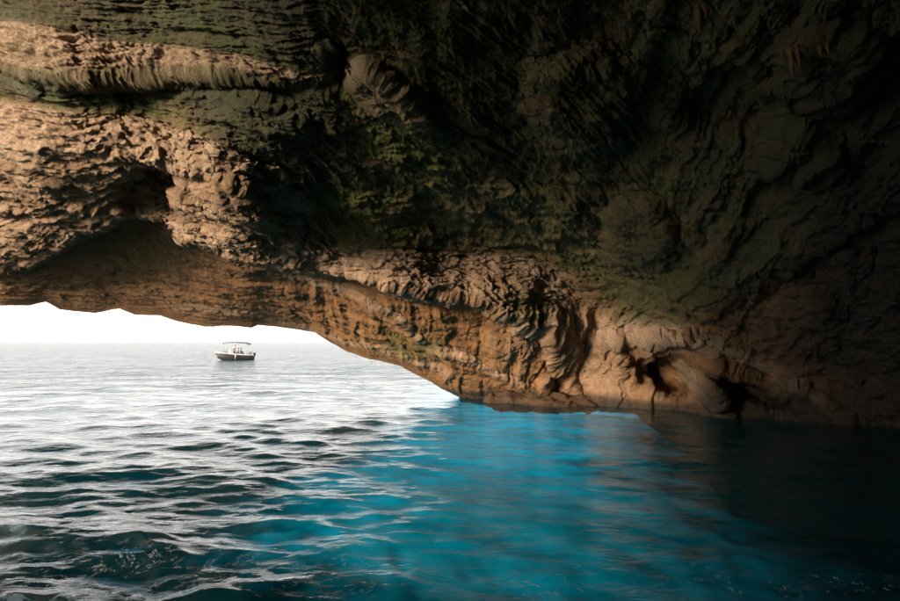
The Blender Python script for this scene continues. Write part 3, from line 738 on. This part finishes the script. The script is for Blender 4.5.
# people aboard
def skin_mesh(name, pts, edges, rads, mat, parent, sub=2):
    me = bpy.data.meshes.new(name); me.from_pydata(pts, edges, []); me.materials.append(mat)
    o = bpy.data.objects.new(name, me); COL.objects.link(o); o.parent = parent
    md = o.modifiers.new('skin', 'SKIN'); md.use_smooth_shade = True
    for d_, r in zip(me.skin_vertices[0].data, rads): d_.radius = (r, r)
    me.skin_vertices[0].data[0].use_root = True
    sb_ = o.modifiers.new('sub', 'SUBSURF'); sb_.levels = sub; sb_.render_levels = sub
    return o
def person(loc, rz, seated, shirt, label, hand=0.0):
    r = bpy.data.objects.new('person', None); COL.objects.link(r)
    M_ = Matrix.Translation(boat.location) @ boat.rotation_euler.to_matrix().to_4x4() @ Matrix.Translation(Vector(loc) * 0.89) @ Matrix.Rotation(rz, 4, 'Z')
    r.location = M_.to_translation(); r.rotation_euler = M_.to_euler()
    tag(r, label, 'person', 'people riding in the boat')
    h = 0.50 if seated else 0.92       # pelvis above what carries the feet
    pt = [(0, 0, h), (0, 0, h + .25), (0, 0, h + .46), (.01, 0, h + .56), (.03, 0, h + .66), (.03, 0, h + .78)]
    ed = [(0, 1), (1, 2), (2, 3), (3, 4), (4, 5)]; rd = [.13, .125, .13, .055, .085, .075]
    for sd in (-1, 1):
        i = len(pt)
        if seated: leg = [(.08, .10 * sd, h), (.45, .12 * sd, h + .02), (.47, .12 * sd, .08), (.62, .13 * sd, .04)]
        else: leg = [(0, .10 * sd, h - .06), (.03, .11 * sd, .48), (0, .11 * sd, .08), (.16, .13 * sd, .04)]
        pt += leg; ed += [(0, i), (i, i + 1), (i + 1, i + 2), (i + 2, i + 3)]; rd += [.10, .06, .04, .035]
        i = len(pt); el_ = (.14 + .1 * hand, .25 * sd, h + .22); ha = (.36 + .1 * hand, .14 * sd, h + .16 + .22 * hand)
        pt += [(0, .19 * sd, h + .45), el_, ha, (ha[0] + .09, ha[1] - .02 * sd, ha[2])]; ed += [(2, i), (i, i + 1), (i + 1, i + 2), (i + 2, i + 3)]; rd += [.06, .042, .03, .035]
    skin_mesh('body', pt, ed, rd, M_skin, r)
    skin_mesh('shirt', [(0, 0, h - .02), (0, 0, h + .25), (0, 0, h + .46), (0, .19, h + .45), (.05, .235, h + .33), (0, -.19, h + .45), (.05, -.235, h + .33)],
              [(0, 1), (1, 2), (2, 3), (3, 4), (2, 5), (5, 6)], [.16, .155, .15, .085, .07, .085, .07], shirt, r)
    for sd in (-1, 1):
        kn = (.45, .12 * sd, h + .02) if seated else (.03, .11 * sd, .48)
        ft = (.47, .12 * sd, .16) if seated else (0, .11 * sd, .14)
        skin_mesh('trouser_leg', [(.02, .08 * sd, h), kn, ft], [(0, 1), (1, 2)], [.13, .085, .06], shirt, r)
    bm = bmesh.new(); bmesh.ops.create_icosphere(bm, subdivisions=3, radius=0.115, matrix=Matrix.Translation((-.012, 0, h + .765)) @ Matrix.Diagonal((1.0, .85, 1.05, 1)))
    bmesh.ops.delete(bm, geom=[v_ for v_ in bm.verts if v_.co.x > .06 and v_.co.z < h + .80], context='VERTS')
    link('hair', bm, M_hair, r, True)
M_sh1 = simple('black_shirt', (0.03, 0.03, 0.035), 0.9); M_sh2 = simple('navy_shirt', (0.035, 0.04, 0.07), 0.9)
person((0.12, 0.0, 0.63), 0.0, False, M_sh1, 'person in dark shirt standing at the boat console, leftmost of the three', 1.0)
person((-0.45, 0.28, 0.63), 0.2, True, M_sh1, 'person seated mid boat, left one of the two dark heads close together')
person((-1.0, -0.30, 0.63), math.pi - 0.2, True, M_sh2, 'person seated mid boat, right one of the two dark heads close together')
